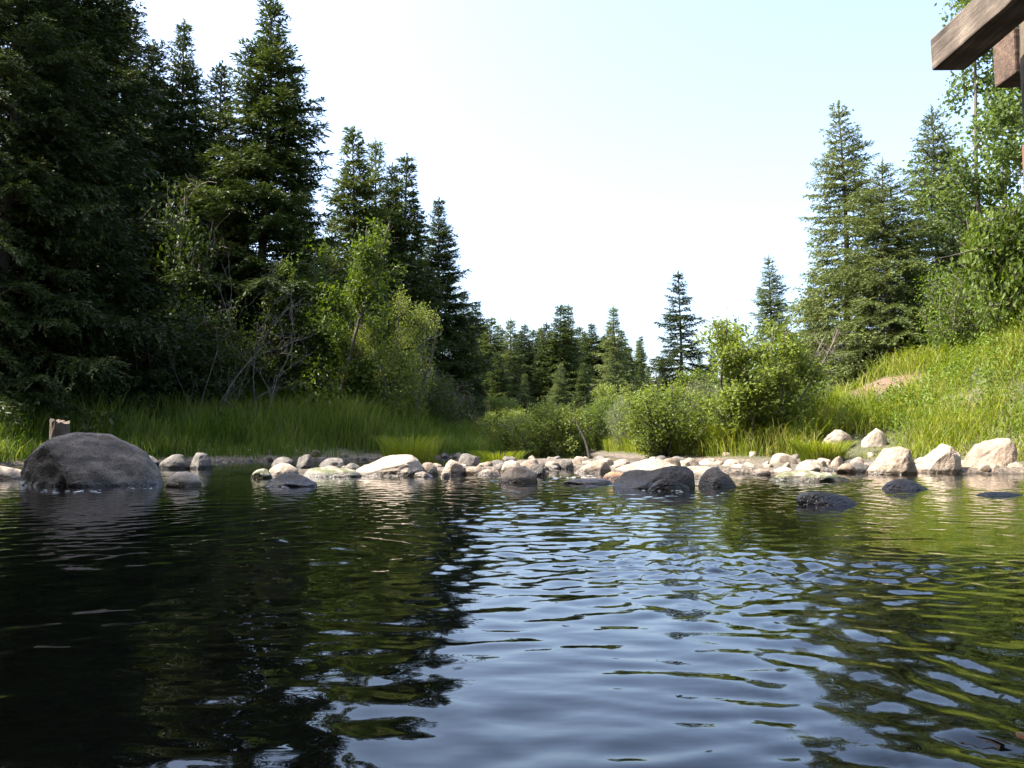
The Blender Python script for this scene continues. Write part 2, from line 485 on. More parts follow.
for k in range(120):
    lam = 0.05 * (0.34 / 0.05) ** rng.random()
    th = rng.normal(0, 1.0) + R_(90) + 0.15
    kx, ky = 2 * math.pi / lam * math.cos(th), 2 * math.pi / lam * math.sin(th)
    slope = 0.0102 * (lam / 0.2) ** 0.12
    amp = slope * lam / (2 * math.pi)
    att = sstep(2.2, 4.5, lam / np.maximum(dy * abs(math.sin(th)), dx * abs(math.cos(th)) + 1e-6))
    e = (0.50 + 0.8 * patch)
    if lam < 0.16:
        e = e * (0.60 + 0.6 * patch) + 4.2 * riffle + 2.0 * riffle2
    Zw += amp * e * att * np.sin(Q[:, 0] * kx + Q[:, 1] * ky + rng.random() * 6.283)
w_ = link('water', mesh('water', np.column_stack([P, Zw]), grid_faces(len(xs), len(ys)), water_mat(), True))
tag(w_, kind='structure')

# ------------------------------------------------------------------ foliage builders
def diamonds(B, D, N, ln, wd_, fold=0.0):
    """a quad leaf at base B, along D, broad side across N x D"""
    S = unit(np.cross(D, N))
    U = unit(np.cross(S, D))
    ln = ln[:, None]; wd_ = wd_[:, None]
    v0 = B
    v1 = B + D * ln * 0.45 + S * wd_ * 0.5 + U * fold * wd_
    v2 = B + D * ln
    v3 = B + D * ln * 0.45 - S * wd_ * 0.5 + U * fold * wd_
    V = np.stack([v0, v1, v2, v3], 1).reshape(-1, 3)
    return V, np.arange(len(V)).reshape(-1, 4)

def tubes(paths, sides=5):
    """paths: list of (points (n,3), radii (n,)) -> one vertex / quad set"""
    VV, FF, off = [], [], 0
    for pts, rad in paths:
        pts = np.asarray(pts, float); n = len(pts)
        tan = unit(np.gradient(pts, axis=0))
        ref = np.where(np.abs(tan[:, 2:3]) < 0.9, np.array([[0, 0, 1.0]]), np.array([[1.0, 0, 0]]))
        a = unit(np.cross(tan, ref)); b = np.cross(tan, a)
        ang = np.arange(sides) * 2 * math.pi / sides
        ring = pts[:, None, :] + np.asarray(rad)[:, None, None] * (np.cos(ang)[None, :, None] * a[:, None, :] + np.sin(ang)[None, :, None] * b[:, None, :])
        VV.append(ring.reshape(-1, 3))
        i = np.arange(n - 1)[:, None] * sides; j = np.arange(sides)[None, :]; j2 = (j + 1) % sides
        FF.append((off + np.stack([i + j, i + j2, i + sides + j2, i + sides + j], -1)).reshape(-1, 4))
        off += n * sides
    return np.concatenate(VV), np.concatenate(FF)

def spruce(seed, Ht, Rad, step=0.065, needle=0.085, taper=0.9, clear=0.03, whorl=0.29, gap=0.0, wid=0.3):
    rg = np.random.default_rng(seed)
    limbs = []
    lean = rg.normal(0, 0.012, 2)
    hz = np.linspace(0, Ht, 12)
    bend = lambda z: np.stack([lean[0] * z + 0.05 * np.sin(z * 0.5 + seed), lean[1] * z + 0.05 * np.cos(z * 0.43 + seed)], -1) * np.minimum(z / 3, 1)[..., None]
    limbs.append((np.column_stack([bend(hz), hz]), np.interp(hz, [0, 0.5, Ht], [0.016 * Ht + 0.03, 0.0125 * Ht, 0.008])))
    bB, bD, bL, bDr = [], [], [], []
    az = rg.random() * 6.28
    z = clear * Ht
    side_bias = 1 + 0.18 * np.cos(np.arange(8) + rg.random() * 6)
    while z < Ht * 0.985:
        f = z / Ht
        wf = rg.uniform(0.72, 1.18)
        prof = ((1 - f) ** taper * (0.72 + 0.28 * min(1, f / 0.12)) * (1 - 0.35 * float(sstep(0.72, 0.95, f))) + 0.015) * wf
        nb = 4 if f > 0.9 else rg.integers(6, 9)
        for k in range(nb):
            az += 2 * math.pi / nb + rg.normal(0, 0.28)
            zz = z + rg.uniform(-0.32, 0.32) * whorl
            Lb = Rad * prof * rg.uniform(0.5, 1.28) * side_bias[int(az / 6.2832 * 8) % 8]
            if rg.random() < gap:
                Lb *= rg.uniform(0.2, 0.6)
            Lb = max(Lb, 0.1)
            up = np.interp(f, [0, 0.35, 0.75, 1], [-0.22, -0.05, 0.30, 0.95]) + rg.normal(0, 0.09)
            sag = np.interp(f, [0, 0.5, 1], [0.34, 0.30, 0.05]) * rg.uniform(0.7, 1.3)
            n = max(3, int(Lb / 0.105))
            t = np.linspace(0, 1, n)
            hd = np.array([math.cos(az), math.sin(az)])
            yaw = rg.normal(0, 0.12)
            side = np.array([-hd[1], hd[0]])
            rad_ = Lb * t
            b0 = bend(np.array([max(zz, 0.05)]))[0]
            pz = zz + Lb * (up * t - sag * t ** 1.6 + (sag * 0.75) * t ** 3)
            pts = np.column_stack([b0 + rad_[:, None] * hd + (yaw * Lb * t ** 2)[:, None] * side, pz])
            limbs.append((pts[::max(1, n // 4)] if n > 5 else pts, np.linspace(0.010 + 0.008 * Lb, 0.004, len(pts[::max(1, n // 4)] if n > 5 else pts))))
            tan = unit(np.gradient(pts, axis=0))
            t0 = 0.12 if f > 0.6 else 0.22
            for sgn in (-1, 1):
                m = t > t0
                k_ = m.sum()
                if k_ == 0: continue
                S = unit(np.cross(tan[m], np.array([0, 0, 1.0]))) * sgn
                ang = rg.uniform(0.7, 1.15, k_)[:, None]
                D = unit(tan[m] * np.cos(ang) + S * np.sin(ang) + rg.normal(0, 0.10, (k_, 3)))
                ll = np.minimum((0.40 * Lb * (1 - t[m]) ** 0.6 + 0.14) * rg.uniform(0.55, 1.25, k_), 0.85)
                bB.append(pts[m] + tan[m] * rg.uniform(0, 0.1, k_)[:, None]); bD.append(D); bL.append(ll)
                bDr.append(rg.uniform(0.2, 0.95, k_) * (1.15 - 0.85 * f))
            # the branch axis itself carries needles
            m = t >= t0
            bB.append(pts[m]); bD.append(tan[m]); bL.append(np.full(m.sum(), 0.13)); bDr.append(np.zeros(m.sum()))
        z += whorl * rg.uniform(0.8, 1.2) * (1.0 - 0.35 * f)
    # leader
    zt = np.linspace(Ht * 0.93, Ht, 12)
    bB.append(np.column_stack([bend(zt), zt])); bD.append(np.tile([0, 0, 1.0], (12, 1))); bL.append(np.full(12, 0.12)); bDr.append(np.zeros(12))
    bB, bD, bL, bDr = map(np.concatenate, (bB, bD, bL, bDr))
    cnt = np.maximum(2, (bL / step).astype(int))
    idx = np.repeat(np.arange(len(bL)), cnt)
    first = np.cumsum(cnt) - cnt
    s = (np.arange(len(idx)) - first[idx]) / np.maximum(cnt[idx] - 1, 1)
    pos = bB[idx] + bD[idx] * (bL[idx] * s)[:, None]
    pos[:, 2] -= bDr[idx] * bL[idx] * s ** 1.5
    dirn = bD[idx].copy(); dirn[:, 2] -= bDr[idx] * 1.2 * s; dirn = unit(dirn)
    VV, FF, off = [], [], 0
    for k in range(3):
        rnd = rg.normal(0, 1, (len(pos), 3))
        perp = unit(np.cross(dirn, rnd))
        D = unit(dirn * 0.9 + perp * rg.uniform(0.25, 0.8, (len(pos), 1)))
        V, F = diamonds(pos + rg.normal(0, 0.012, pos.shape), D, unit(rg.normal(0, 1, pos.shape) + [0, 0, 0.6]), needle * rg.uniform(0.7, 1.35, len(pos)), needle * wid * rg.uniform(0.8, 1.3, len(pos)))
        VV.append(V); FF.append(F + off); off += len(V)
    tv, tf = tubes(limbs, 5)
    print('SPRUCE', seed, off // 4)
    return (tv, tf), (np.concatenate(VV), np.concatenate(FF))

def leafy(seed, Ht, Rad, stems=5, base_r=0.06, leaf=0.075, leafw=0.55, nleaf=14000, splay=0.5, low=0.12, top_pt=1.0, ragged=0.25, clump=0.10, cz=0.55):
    """broad-leaved plant: stems fork twice into twigs, the leaves sit on the twigs"""
    rg = np.random.default_rng(seed)
    limbs, twigs = [], []
    lump = rg.random() * 50
    def env(p):
        z = p[:, 2] / Ht
        a = np.arctan2(p[:, 1], p[:, 0])
        prof = np.where(z < cz, np.sqrt(np.clip(1 - ((cz - z) / (cz + 0.08)) ** 2, 0.05, 1)), np.clip(1 - ((z - cz) / (1.02 - cz)) ** (1.6 * top_pt), 0.0, 1) ** 0.75)
        bump = 1 + ragged * fbm(np.column_stack([np.cos(a) * 1.6, np.sin(a) * 1.6, z * 4]) + lump, seed, 3)
        return np.hypot(p[:, 0], p[:, 1]) / (Rad * prof * bump + 1e-6)
    def path(p0, d, ln, wob, n, grav):
        pts = [np.array(p0, float)]; d = np.array(d, float)
        for i in range(n):
            d = unit(d + rg.normal(0, wob, 3) + np.array([0, 0, grav]))
            pts.append(pts[-1] + d * ln / n)
        return np.array(pts)
    for s in range(stems):
        a = s * 2.399 + rg.normal(0, 0.3)
        sp = splay * rg.uniform(0.25, 1.0) if stems > 1 else 0.04
        hs = Ht * rg.uniform(0.75, 0.98) if stems > 1 else Ht * 0.97
        p0 = np.array([math.cos(a), math.sin(a), 0]) * (0.12 * Rad * (stems > 1)); p0[2] = -0.15
        main = path(p0, [math.cos(a) * sp, math.sin(a) * sp, 1], hs, 0.10, 9, 0.10)
        limbs.append((main, np.linspace(base_r, 0.012, len(main))))
        nb = 16 if stems > 1 else 34
        for k in range(nb):
            t = rg.uniform(low, 0.97)
            i = t * (len(main) - 1); i0 = int(i); q = main[i0] + (main[min(i0 + 1, len(main) - 1)] - main[i0]) * (i - i0)
            b = rg.random() * 6.28
            L2 = Rad * rg.uniform(0.45, 1.0) * (1.05 - 0.6 * t)
            br = path(q, [math.cos(b), math.sin(b), rg.uniform(0.2, 0.9)], L2, 0.2, 5, 0.06)
            limbs.append((br, np.linspace(0.3 * base_r * (1.1 - t) + 0.006, 0.004, len(br))))
            for j in range(9):
                u = rg.uniform(0.15, 1.0) * (len(br) - 1); u0 = min(int(u), len(br) - 2)
                q2 = br[u0] + (br[u0 + 1] - br[u0]) * (u - u0)
                tw = path(q2, rg.normal(0, 1, 3) + [0, 0, 0.35], rg.uniform(0.12, 0.42) * min(1, Rad), 0.25, 3, 0.02)
                twigs.append(tw)
                if j < 4:
                    limbs.append((tw, np.linspace(0.004, 0.002, len(tw))))
    T = np.array(twigs)
    # keep only twigs inside the outline
    e = env(T[:, -1])
    T = T[e < 1.0]
    k = rg.integers(0, len(T), nleaf)
    u = rg.random(nleaf) * 2.999; u0 = u.astype(int)
    pos = T[k, u0] + (T[k, u0 + 1] - T[k, u0]) * (u - u0)[:, None] + rg.normal(0, clump, (nleaf, 3))
    pos = pos[(env(pos) < 1.12) & (pos[:, 2] > 0.02)]
    D = unit(rg.normal(0, 1, pos.shape) + [0, 0, -0.15])
    Nn = unit(rg.normal(0, 0.75, pos.shape) + [0, 0, 0.8])
    V, F = diamonds(pos, D, Nn, leaf * rg.uniform(0.6, 1.3, len(pos)), leaf * leafw * rg.uniform(0.7, 1.2, len(pos)), fold=0.12)
    tv, tf = tubes(limbs, 5)
    return (tv, tf), (V, F)

class Kind:
    """one kind of plant: shared meshes, copied as thing > trunk, crown"""
    def __init__(self, name, parts, h, bark, leaves, trunk='trunk', crown='crown'):
        (tv, tf), (cv, cf) = parts
        self.name, self.h, self.tn, self.cn = name, float(cv[:, 2].max() if 'spruce' in name else np.percentile(cv[:, 2], 99.6)), trunk, crown
        self.tm = mesh(name + '_' + trunk, tv, tf, bark, True)
        self.cm = mesh(name + '_' + crown, cv, cf, leaves)
    def put(self, x, y, z, hs, ws=None, rz=0.0, label=None, cat='tree', group=None, name=None, tilt=(0, 0)):
        ws = hs if ws is None else ws
        r = empty(name or self.name, (x, y, z), rz, (ws, ws, hs))
        r.rotation_euler = (tilt[0], tilt[1], rz)
        link(self.tn, self.tm, r)
        link(self.cn, self.cm, r)
        tag(r, label, cat, group)
        return r
    def top(self, px, py, d, wfac=1.0, rz=0.0, sink=0.1, **kw):
        """stand it on the ground so that its tip is seen at (px, py) when d metres away"""
        p = at_depth(px, py, d)
        z = ground_z(p[0], p[1]) - sink
        hs = (p[2] - z) / self.h
        return self.put(p[0], p[1], z, hs, hs * wfac, rz, **kw)

S_TALL = Kind('spruce_tree', spruce(1, 17, 2.7, taper=0.80, needle=0.155, wid=0.27), 17, M_BARK, M_NEEDLE)
S_TALL2 = Kind('spruce_tree', spruce(2, 16, 2.5, taper=0.85, needle=0.155, wid=0.27, gap=0.15), 16, M_BARK, M_NEEDLE_D)
S_NEAR = Kind('spruce_tree', spruce(3, 18, 3.6, taper=0.75, step=0.05, needle=0.12, wid=0.26, whorl=0.30), 18, M_BARK, M_NEEDLE_D)
S_MID = Kind('spruce_tree', spruce(4, 13, 2.2, taper=0.85, needle=0.155, wid=0.27), 13, M_BARK, M_NEEDLE)
S_MID2 = Kind('spruce_tree', spruce(5, 13, 2.0, taper=0.95, needle=0.13, gap=0.1, wid=0.28), 13, M_BARK, M_NEEDLE_B)
S_SPARSE = Kind('spruce_tree', spruce(6, 11, 2.3, taper=0.8, needle=0.155, wid=0.27, gap=0.25, whorl=0.50), 11, M_BARK, M_NEEDLE_D)
S_BLUE = Kind('spruce_tree', spruce(7, 12, 2.3, taper=0.82, step=0.05, needle=0.11, wid=0.28), 12, M_BARK, M_NEEDLE_B)
S_BLUE2 = Kind('spruce_tree', spruce(8, 11, 2.7, taper=0.8, step=0.05, needle=0.11, gap=0.12, wid=0.28), 11, M_BARK, M_NEEDLE_B)

# ------------------------------------------------------------------ spruces
G_LF = 'spruces of the dark forest on the left bank'
G_LO = 'unseen spruces added for their shade'
G_FAR = 'distant spruces at the bend of the river'
G_R = 'spruces on top of the right bank'
sp = dict(cat='spruce')
S_NEAR.top(18, -190, 20.0, 1.15, 0.4, label='huge dark spruce filling the left edge, low drooping boughs behind the big boulder', group=G_LF, **sp)
S_TALL2.top(70, -150, 22.0, 1.35, 2.1, label='dark spruce just right of the huge spruce at the left edge, tip beyond the top', group=G_LF, **sp)
S_NEAR.top(122, -60, 28, 1.15, 3.3, label='tall dark spruce whose right side borders the sky beside a smaller spruce tip', group=G_LF, **sp)
S_TALL.top(185, 14, 29.5, 1.0, 1.0, label='narrow spruce with a single tip standing in the sky gap left of the tallest spruce', group=G_LF, **sp)
S_TALL2.top(224, 58, 31.0, 1.25, 4.0, label='dark spruce tucked against the left side of the tallest spruce', group=G_LF, **sp)
S_TALL.top(266, -8, 28.5, 1.35, 5.0, label='tallest spruce, broad ragged crown with its tip at the top of the picture', group=G_LF, **sp)
S_MID.top(357, 126, 33.0, 1.3, 0.2, label='spruce with the highest tip of the close group right of the tallest spruce', group=G_LF, **sp)
S_MID2.top(373, 138, 35.0, 1.2, 1.2, label='paler spruce tip close behind the right shoulder of another spruce', group=G_LF, **sp)
S_TALL2.top(391, 160, 36.0, 1.0, 2.6, label='slim spruce, left one of a pair with twin tips', group=G_LF, **sp)
S_MID.top(405, 151, 34.5, 1.3, 3.9, label='spruce with the right and higher of two twin tips', group=G_LF, **sp)
S_TALL.top(440, 194, 37.0, 1.25, 0.9, label='slender spruce at the right end of the left forest before the skyline drops', group=G_LF, **sp)
S_TALL2.top(463, 288, 45.0, 1.2, 2.2, label='small dark spruce tip peeping out right of the slender forest-edge spruce', group=G_LF, **sp)
S_MID.top(330, 215, 40.0, 1.1, 2.2, label='spruce glimpsed between the tallest spruce and the close group', group=G_LF, **sp)
S_MID.top(212, 150, 34.0, 1.2, 0.3, label='spruce deep in the forest below the sky gap', group=G_LF, **sp)
S_TALL2.top(300, 170, 37.0, 1.1, 1.3, label='dark spruce behind the lower right side of the tallest spruce', group=G_LF, **sp)
S_NEAR.top(150, 120, 33.0, 1.0, 5.3, label='dark spruce deep in the forest behind the bare pale branches', group=G_LF, **sp)
S_TALL2.top(152, 40, 32.5, 1.2, 0.8, label='dark spruce whose tip shows beside the sky gap at upper left', group=G_LF, **sp)
S_TALL.top(75, 40, 31.0, 1.2, 0.8, label='spruce deep in the forest behind the left edge trees', group=G_LF, **sp)
S_MID.top(420, 230, 41.0, 1.2, 5.2, label='spruce filling the gap behind the twin tips', group=G_LF, **sp)
# unseen spruces added beyond the frame to shade the river and block sky light
off = [(-10.3, 7.2, 15, 0), (-10.4, 3.2, 17, 2), (-13.6, 4.6, 19, 4), (-12.6, 1.0, 19, 1), (-10.8, -1.2, 18, 5), (-12.4, 6.3, 26, 3),
       (-9.5, -5.5, 18, 2.5), (-5.5, -9.0, 19, 1.5), (-1.0, -10.0, 20, 1.8), (3.5, -9.2, 18, 0.8), (8.0, -8.0, 19, 2.8), (12.0, -4.0, 17, 3.8), (-13, -9, 20, 0.3)]
for i, (x, y, h, a) in enumerate(off):
    k = (S_NEAR, S_TALL, S_TALL2)[i % 3]
    k.put(x, y, ground_z(x, y) - 0.1, h / k.h, h / k.h * (1.05 if y > 5 else 1.4), a, 'tall dark spruce added for its shade beyond the edge of the view', 'spruce', G_LO)

far = [(478, 305, 62, S_TALL, 'dark'), (489, 320, 58, S_MID, 'green'), (506, 321, 60, S_MID2, 'green'), (523, 327, 64, S_TALL2, 'dark'), (532, 333, 66, S_MID, 'grey-green'),
       (547, 326, 60, S_TALL2, 'dark'), (559, 308, 59, S_MID, 'green'), (573, 307, 61, S_MID2, 'green'), (590, 326, 66, S_TALL, 'grey-green'), (603, 340, 66, S_MID, 'dark'), (618, 309, 52, S_MID2, 'green')]
names = ['dark far spruce at the left end of the distant row, half behind the forest edge', 'far spruce second from the left end of the distant row', 'pale green far spruce left of the dip in the distant row',
         'dark far spruce in the dip of the distant row', 'small grey-green far spruce tip right of the dip', 'dark far spruce leaning on the left of the two highest distant tips',
         'far spruce with the left one of the two highest tips in the middle', 'far spruce with the right one of the two highest tips in the middle', 'thin grey-green far spruce tip right of the two highest tips',
         'low dark far spruce left of the pointed bright one', 'pointed bright far spruce standing clear above its neighbours right of the middle']
for (px, py, d, k, c), lb in zip(far, names):
    k.top(px, py - 4, d, 1.65, px * 0.7, label=lb, group=G_FAR, **sp)
near_far = [(498, 352, 44, S_MID, 1.5, 'light green young spruce low in front of the left end of the distant row'),
            (525, 372, 44, S_MID2, 1.5, 'short bushy spruce low in front of the dip in the distant row'),
            (583, 362, 46, S_MID, 1.3, 'short light green spruce below the two highest distant tips'),
            (560, 362, 47, S_BLUE, 1.3, 'short spruce directly above the round bushes in the middle'),
            (612, 352, 46, S_MID2, 1.3, 'dense low spruce below the pointed bright one'),
            (640, 362, 60, S_MID, 1.2, 'low dark spruce between the pointed bright one and the sparse tall one'),
            (478, 372, 46, S_TALL2, 1.3, 'low dark spruce at the foot of the left forest edge'),
            (545, 395, 43, S_MID, 1.5, 'lowest young spruce behind the round bushes')]
fill = [(484, 338, 72), (497, 335, 75), (515, 344, 70), (540, 338, 74), (552, 342, 72), (566, 336, 70), (581, 338, 73), (597, 350, 68), (610, 336, 74), (628, 345, 64), (650, 366, 62), (662, 360, 72), (700, 358, 60), (722, 362, 56), (745, 352, 54), (790, 330, 44),
        (487, 346, 82), (503, 350, 80), (521, 352, 84), (537, 350, 82), (556, 354, 80), (571, 350, 84), (588, 352, 82), (604, 356, 80), (621, 352, 84), (636, 360, 80)]
for i, (px, py, d) in enumerate(fill):
    (S_MID, S_MID2, S_TALL2)[i % 3].top(px, py - (12 if i < 9 else 22 if i > 15 else 0), d, 1.5, i * 1.1, label='distant spruce filling the row behind the nearer far spruces', group='spruces filling the back of the distant row', **sp)
for px, py, d, k, wf, lb in near_far:
    k.top(px, py, d, wf, px * 1.3, label=lb, group=G_FAR, **sp)
S_SPARSE.top(680, 268, 36, 1.3, 0.6, label='lone sparse spruce with open layered boughs against the white sky', group=G_R, **sp)
S_MID2.top(735, 316, 46, 0.7, 0.6, label='thin faint spruce tip above the round dark shrub', group=G_R, **sp)
S_MID.top(712, 342, 48, 1.1, 2.6, label='short dark spruce just right of the lone sparse spruce', group=G_R, **sp)
S_MID.top(640, 335, 70, 1.0, 2.6, label='tiny far spruce tip left of the lone sparse spruce', group=G_FAR, **sp)
S_BLUE.top(770, 254, 33, 1.3, 1.0, label='grey-green spruce between the lone sparse spruce and the tall right-hand spruces', group=G_R, **sp)
S_BLUE.top(841, 99, 25.5, 1.25, 2.0, label='tallest spruce of the right bank, slender grey-green with a clear pointed tip', group=G_R, **sp)
S_BLUE2.top(884, 158, 23.5, 1.35, 0.3, label='broad grey-green spruce above the bare earth scar on the right bank', group=G_R, **sp)
S_BLUE2.top(936, 100, 26.5, 1.05, 4.3, label='darker spruce behind the poplar leaves on the right bank', group=G_R, **sp)
S_MID.top(812, 270, 30.0, 1.2, 1.3, label='small spruce at the left foot of the tallest right-bank spruce', group=G_R, **sp)
S_MID.top(962, 170, 30.0, 1.2, 2.3, label='spruce hidden low behind the poplar at the right edge', group=G_R, **sp)

# ------------------------------------------------------------------ broad-leaved trees and bushes
K_ALDER = Kind('alder_tree', leafy(21, 6, 1.7, stems=4, leaf=0.10, nleaf=17000, splay=0.25, low=0.12, ragged=0.35, clump=0.10, cz=0.5), 6, M_TWIG, M_ALDER)
K_WILLOWT = Kind('willow_tree', leafy(22, 4.6, 1.5, stems=6, leaf=0.09, leafw=0.35, nleaf=13000, splay=0.4, ragged=0.4, clump=0.12), 4.6, M_TWIG, M_WILLOW)
K_ROUND = Kind('round_bush', leafy(23, 2.6, 1.5, stems=9, base_r=0.03, leaf=0.085, nleaf=16000, splay=0.9, low=0.05, ragged=0.2, clump=0.09, cz=0.42), 2.6, M_TWIG, M_WILLOW, 'stems', 'foliage')
K_DARKB = Kind('tall_shrub', leafy(24, 3.6, 1.5, stems=8, base_r=0.035, leaf=0.10, nleaf=17000, splay=0.7, low=0.06, ragged=0.25, clump=0.09, cz=0.45), 3.6, M_TWIG, M_WILLOW, 'stems', 'foliage')
K_SILV = Kind('silver_willow_bush', leafy(25, 2.6, 1.4, stems=9, base_r=0.025, leaf=0.085, leafw=0.3, nleaf=11000, splay=0.9, low=0.05, ragged=0.4, clump=0.12), 2.6, M_TWIG, M_SILVER, 'stems', 'foliage')
K_POPLAR = Kind('poplar_tree', leafy(26, 10, 2.3, stems=3, base_r=0.07, leaf=0.105, leafw=0.72, nleaf=15000, splay=0.14, low=0.03, ragged=0.5, clump=0.15, cz=0.42), 10, M_TWIG, M_POPLAR)
K_SUNNY = Kind('leafy_bush', leafy(27, 2.2, 1.2, stems=7, base_r=0.02, leaf=0.11, leafw=0.6, nleaf=8000, splay=0.8, low=0.05, ragged=0.35, clump=0.10), 2.2, M_TWIG, M_BRIGHT, 'stems', 'foliage')
K_LOOSE = Kind('loose_bush', leafy(28, 2.4, 1.3, stems=9, base_r=0.02, leaf=0.085, leafw=0.45, nleaf=8500, splay=0.9, low=0.05, ragged=0.5, clump=0.14), 2.4, M_TWIG, M_WEED, 'stems', 'foliage')
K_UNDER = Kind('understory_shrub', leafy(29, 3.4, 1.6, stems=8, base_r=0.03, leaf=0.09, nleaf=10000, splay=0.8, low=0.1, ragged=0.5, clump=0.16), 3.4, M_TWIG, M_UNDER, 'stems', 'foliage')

K_ALDER.top(335, 232, 25.0, 1.0, 0.5, label='bright green alder standing before the dark spruces of the left bank', cat='alder')
K_ALDER.top(304, 262, 26.5, 0.7, 2.5, label='shaded alder close on the left of the bright green one', cat='alder')
K_WILLOWT.top(398, 292, 25.5, 0.9, 1.1, label='pale loose willow right of the bright green alder at the grass edge', cat='willow')
K_WILLOWT.top(366, 322, 25.0, 0.7, 3.1, label='low willow between the alder and the pale loose willow', cat='willow')
K_UNDER.top(168, 190, 27.0, 0.7, 1.9, label='thin leafy shrub in front of the dark forest left of the tallest spruce', cat='shrub')
und = [(40, 330, 21), (95, 345, 22), (150, 335, 23.5), (195, 300, 24.5), (235, 320, 25), (270, 310, 26.5), (310, 360, 26), (430, 370, 29), (455, 390, 33), (410, 372, 27), (15, 385, 19.6), (120, 300, 26), (65, 285, 24)]
for i, (px, py, d) in enumerate(und):
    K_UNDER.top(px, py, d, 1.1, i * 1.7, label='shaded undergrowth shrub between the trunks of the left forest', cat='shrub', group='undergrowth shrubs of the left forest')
bush = [(K_ROUND, 547, 404, 29, 1.1, 'dense round green bush at the middle of the far bank', 'bush'),
        (K_ROUND, 514, 410, 31, 1.2, 'lower round bush left of the dense bush in the middle', 'bush'),
        (K_ROUND, 575, 418, 31, 0.8, 'small bush right of the dense bush in the middle', 'bush'),
        (K_LOOSE, 606, 398, 29, 0.8, 'thin upright bush behind the dark leaning stick', 'bush'),
        (K_SILV, 634, 396, 25, 1.0, 'silvery grey willow bush left of the rounded green willow', 'bush'),
        (K_ROUND, 664, 386, 20.2, 1.12, 'rounded green willow bush right above the sunlit stones', 'bush'),
        (K_SILV, 706, 382, 26, 0.9, 'silvery willow bush between the rounded willow and the tall shrub', 'bush'),
        (K_LOOSE, 712, 396, 21.0, 0.9, 'loose green bush at the left foot of the tall shrub', 'bush'),
        (K_DARKB, 750, 322, 18.9, 1.08, 'tall dense dark green shrub, the biggest on the right bank', 'shrub'),
        (K_LOOSE, 808, 376, 20.0, 0.9, 'loose bush right of the tall dark shrub', 'bush'),
        (K_SUNNY, 826, 404, 20.3, 0.7, 'low bright bush above the slope rocks', 'bush'),
        (K_SILV, 800, 355, 26, 0.9, 'dry greyish bush below the tallest right-bank spruce', 'bush'),
        (K_ROUND, 640, 425, 33, 0.9, 'low bush half hidden behind the rounded willow', 'bush'),
        (K_ROUND, 622, 410, 30, 1.2, 'mid green bush between the silvery willow and the leaning stick', 'bush'),
        (K_DARKB, 615, 385, 36, 1.0, 'far green shrub in front of the distant spruces', 'shrub'),
        (K_DARKB, 500, 398, 38, 1.0, 'far shrub at the left end of the distant spruces', 'shrub'),
        (K_ROUND, 590, 408, 33, 1.2, 'mid green bush behind the dark leaning stick', 'bush'),
        (K_LOOSE, 775, 400, 20.6, 0.9, 'loose low bush at the right foot of the tall dark shrub', 'bush'),
        (K_DARKB, 690, 372, 34, 1.2, 'dark green shrub under the lone sparse spruce', 'shrub')]
for i, (k, px, py, d, wf, lb, c) in enumerate(bush):
    k.top(px, py, d, wf, i * 2.1, label=lb, cat=c)
K_POPLAR.top(985, -40, 21.5, 0.95, 0.9, label='poplar with light airy leaves at the right edge behind the bridge timber', cat='poplar')
K_POPLAR.top(1062, -90, 17.5, 1.15, 2.9, label='poplar cut by the right edge behind the bridge post', cat='poplar')
for i, (k, px, py, d, wf, lb) in enumerate([(K_SUNNY, 1008, 205, 18.5, 0.6, 'bright leafy bush at the right edge just below the bridge post'),
                                        (K_SUNNY, 1016, 268, 18.5, 0.5, 'bright leafy bush low at the right edge on the grassy slope'),
                                        (K_LOOSE, 955, 268, 21.5, 0.8, 'loose bush beside the spruces at the top of the grassy slope')]):
    k.top(px, py, d, wf, i * 1.9, label=lb, cat='bush')

# bare bleached shrubs in front of the dark forest
def bare(seed, Ht, lean):
    rg = np.random.default_rng(seed)
    limbs = []
    def grow(p, d, ln, r, lvl):
        pts = [p]
        for i in range(5):
            d = unit(d + rg.normal(0, 0.16, 3) + [0, 0, 0.05])
            pts.append(pts[-1] + d * ln / 5)
        pts = np.array(pts)
        limbs.append((pts, np.linspace(r, r * 0.45, 6)))
        if lvl < 3:
            for k in range(3 if lvl else 5):
                i = rg.integers(1, 6)
                grow(pts[i], unit(d + rg.normal(0, 0.65, 3) + [0, 0, 0.1]), ln * rg.uniform(0.4, 0.62), r * 0.5, lvl + 1)
    for s in range(2):
        grow(np.array([rg.normal(0, 0.1), rg.normal(0, 0.1), -0.1]), unit(np.array([lean + rg.normal(0, 0.25), rg.normal(0, 0.2), 1])), Ht * 0.62, 0.019, 0)
    return tubes(limbs, 4)
for i, (px, d, ht, ln, lb) in enumerate([(196, 21.8, 5.6, 0.45, 'bare bleached dead shrub reaching up to the right before the dark forest'), (262, 22.8, 5.0, 0.1, 'grey leafless dead shrub left of the bright green alder')]):
    p = at_depth(px, 440, d)
    V, F = bare(90 + i, ht, ln)
    o = link('dead_shrub', mesh('dead_shrub', V, F, M_DEAD, True), None, (p[0], p[1], ground_z(p[0], p[1])))
    tag(o, lb, 'dead shrub')

# leaning dark stick between the bushes
a, b = at_level(588, 455, 0.25), None
a = at_depth(588, 452, 25.0); b = at_depth(577, 421, 25.6)
V, F = tubes([(np.array([a + (b - a) * t + np.array([0.03 * math.sin(t * 5), 0, 0]) for t in np.linspace(-0.3, 1, 7)]), np.linspace(0.05, 0.02, 7))], 6)
tag(link('fallen_branch', mesh('fallen_branch', V, F, M_STICK, True)), 'dark dead branch leaning out of the bushes in the middle', 'branch')

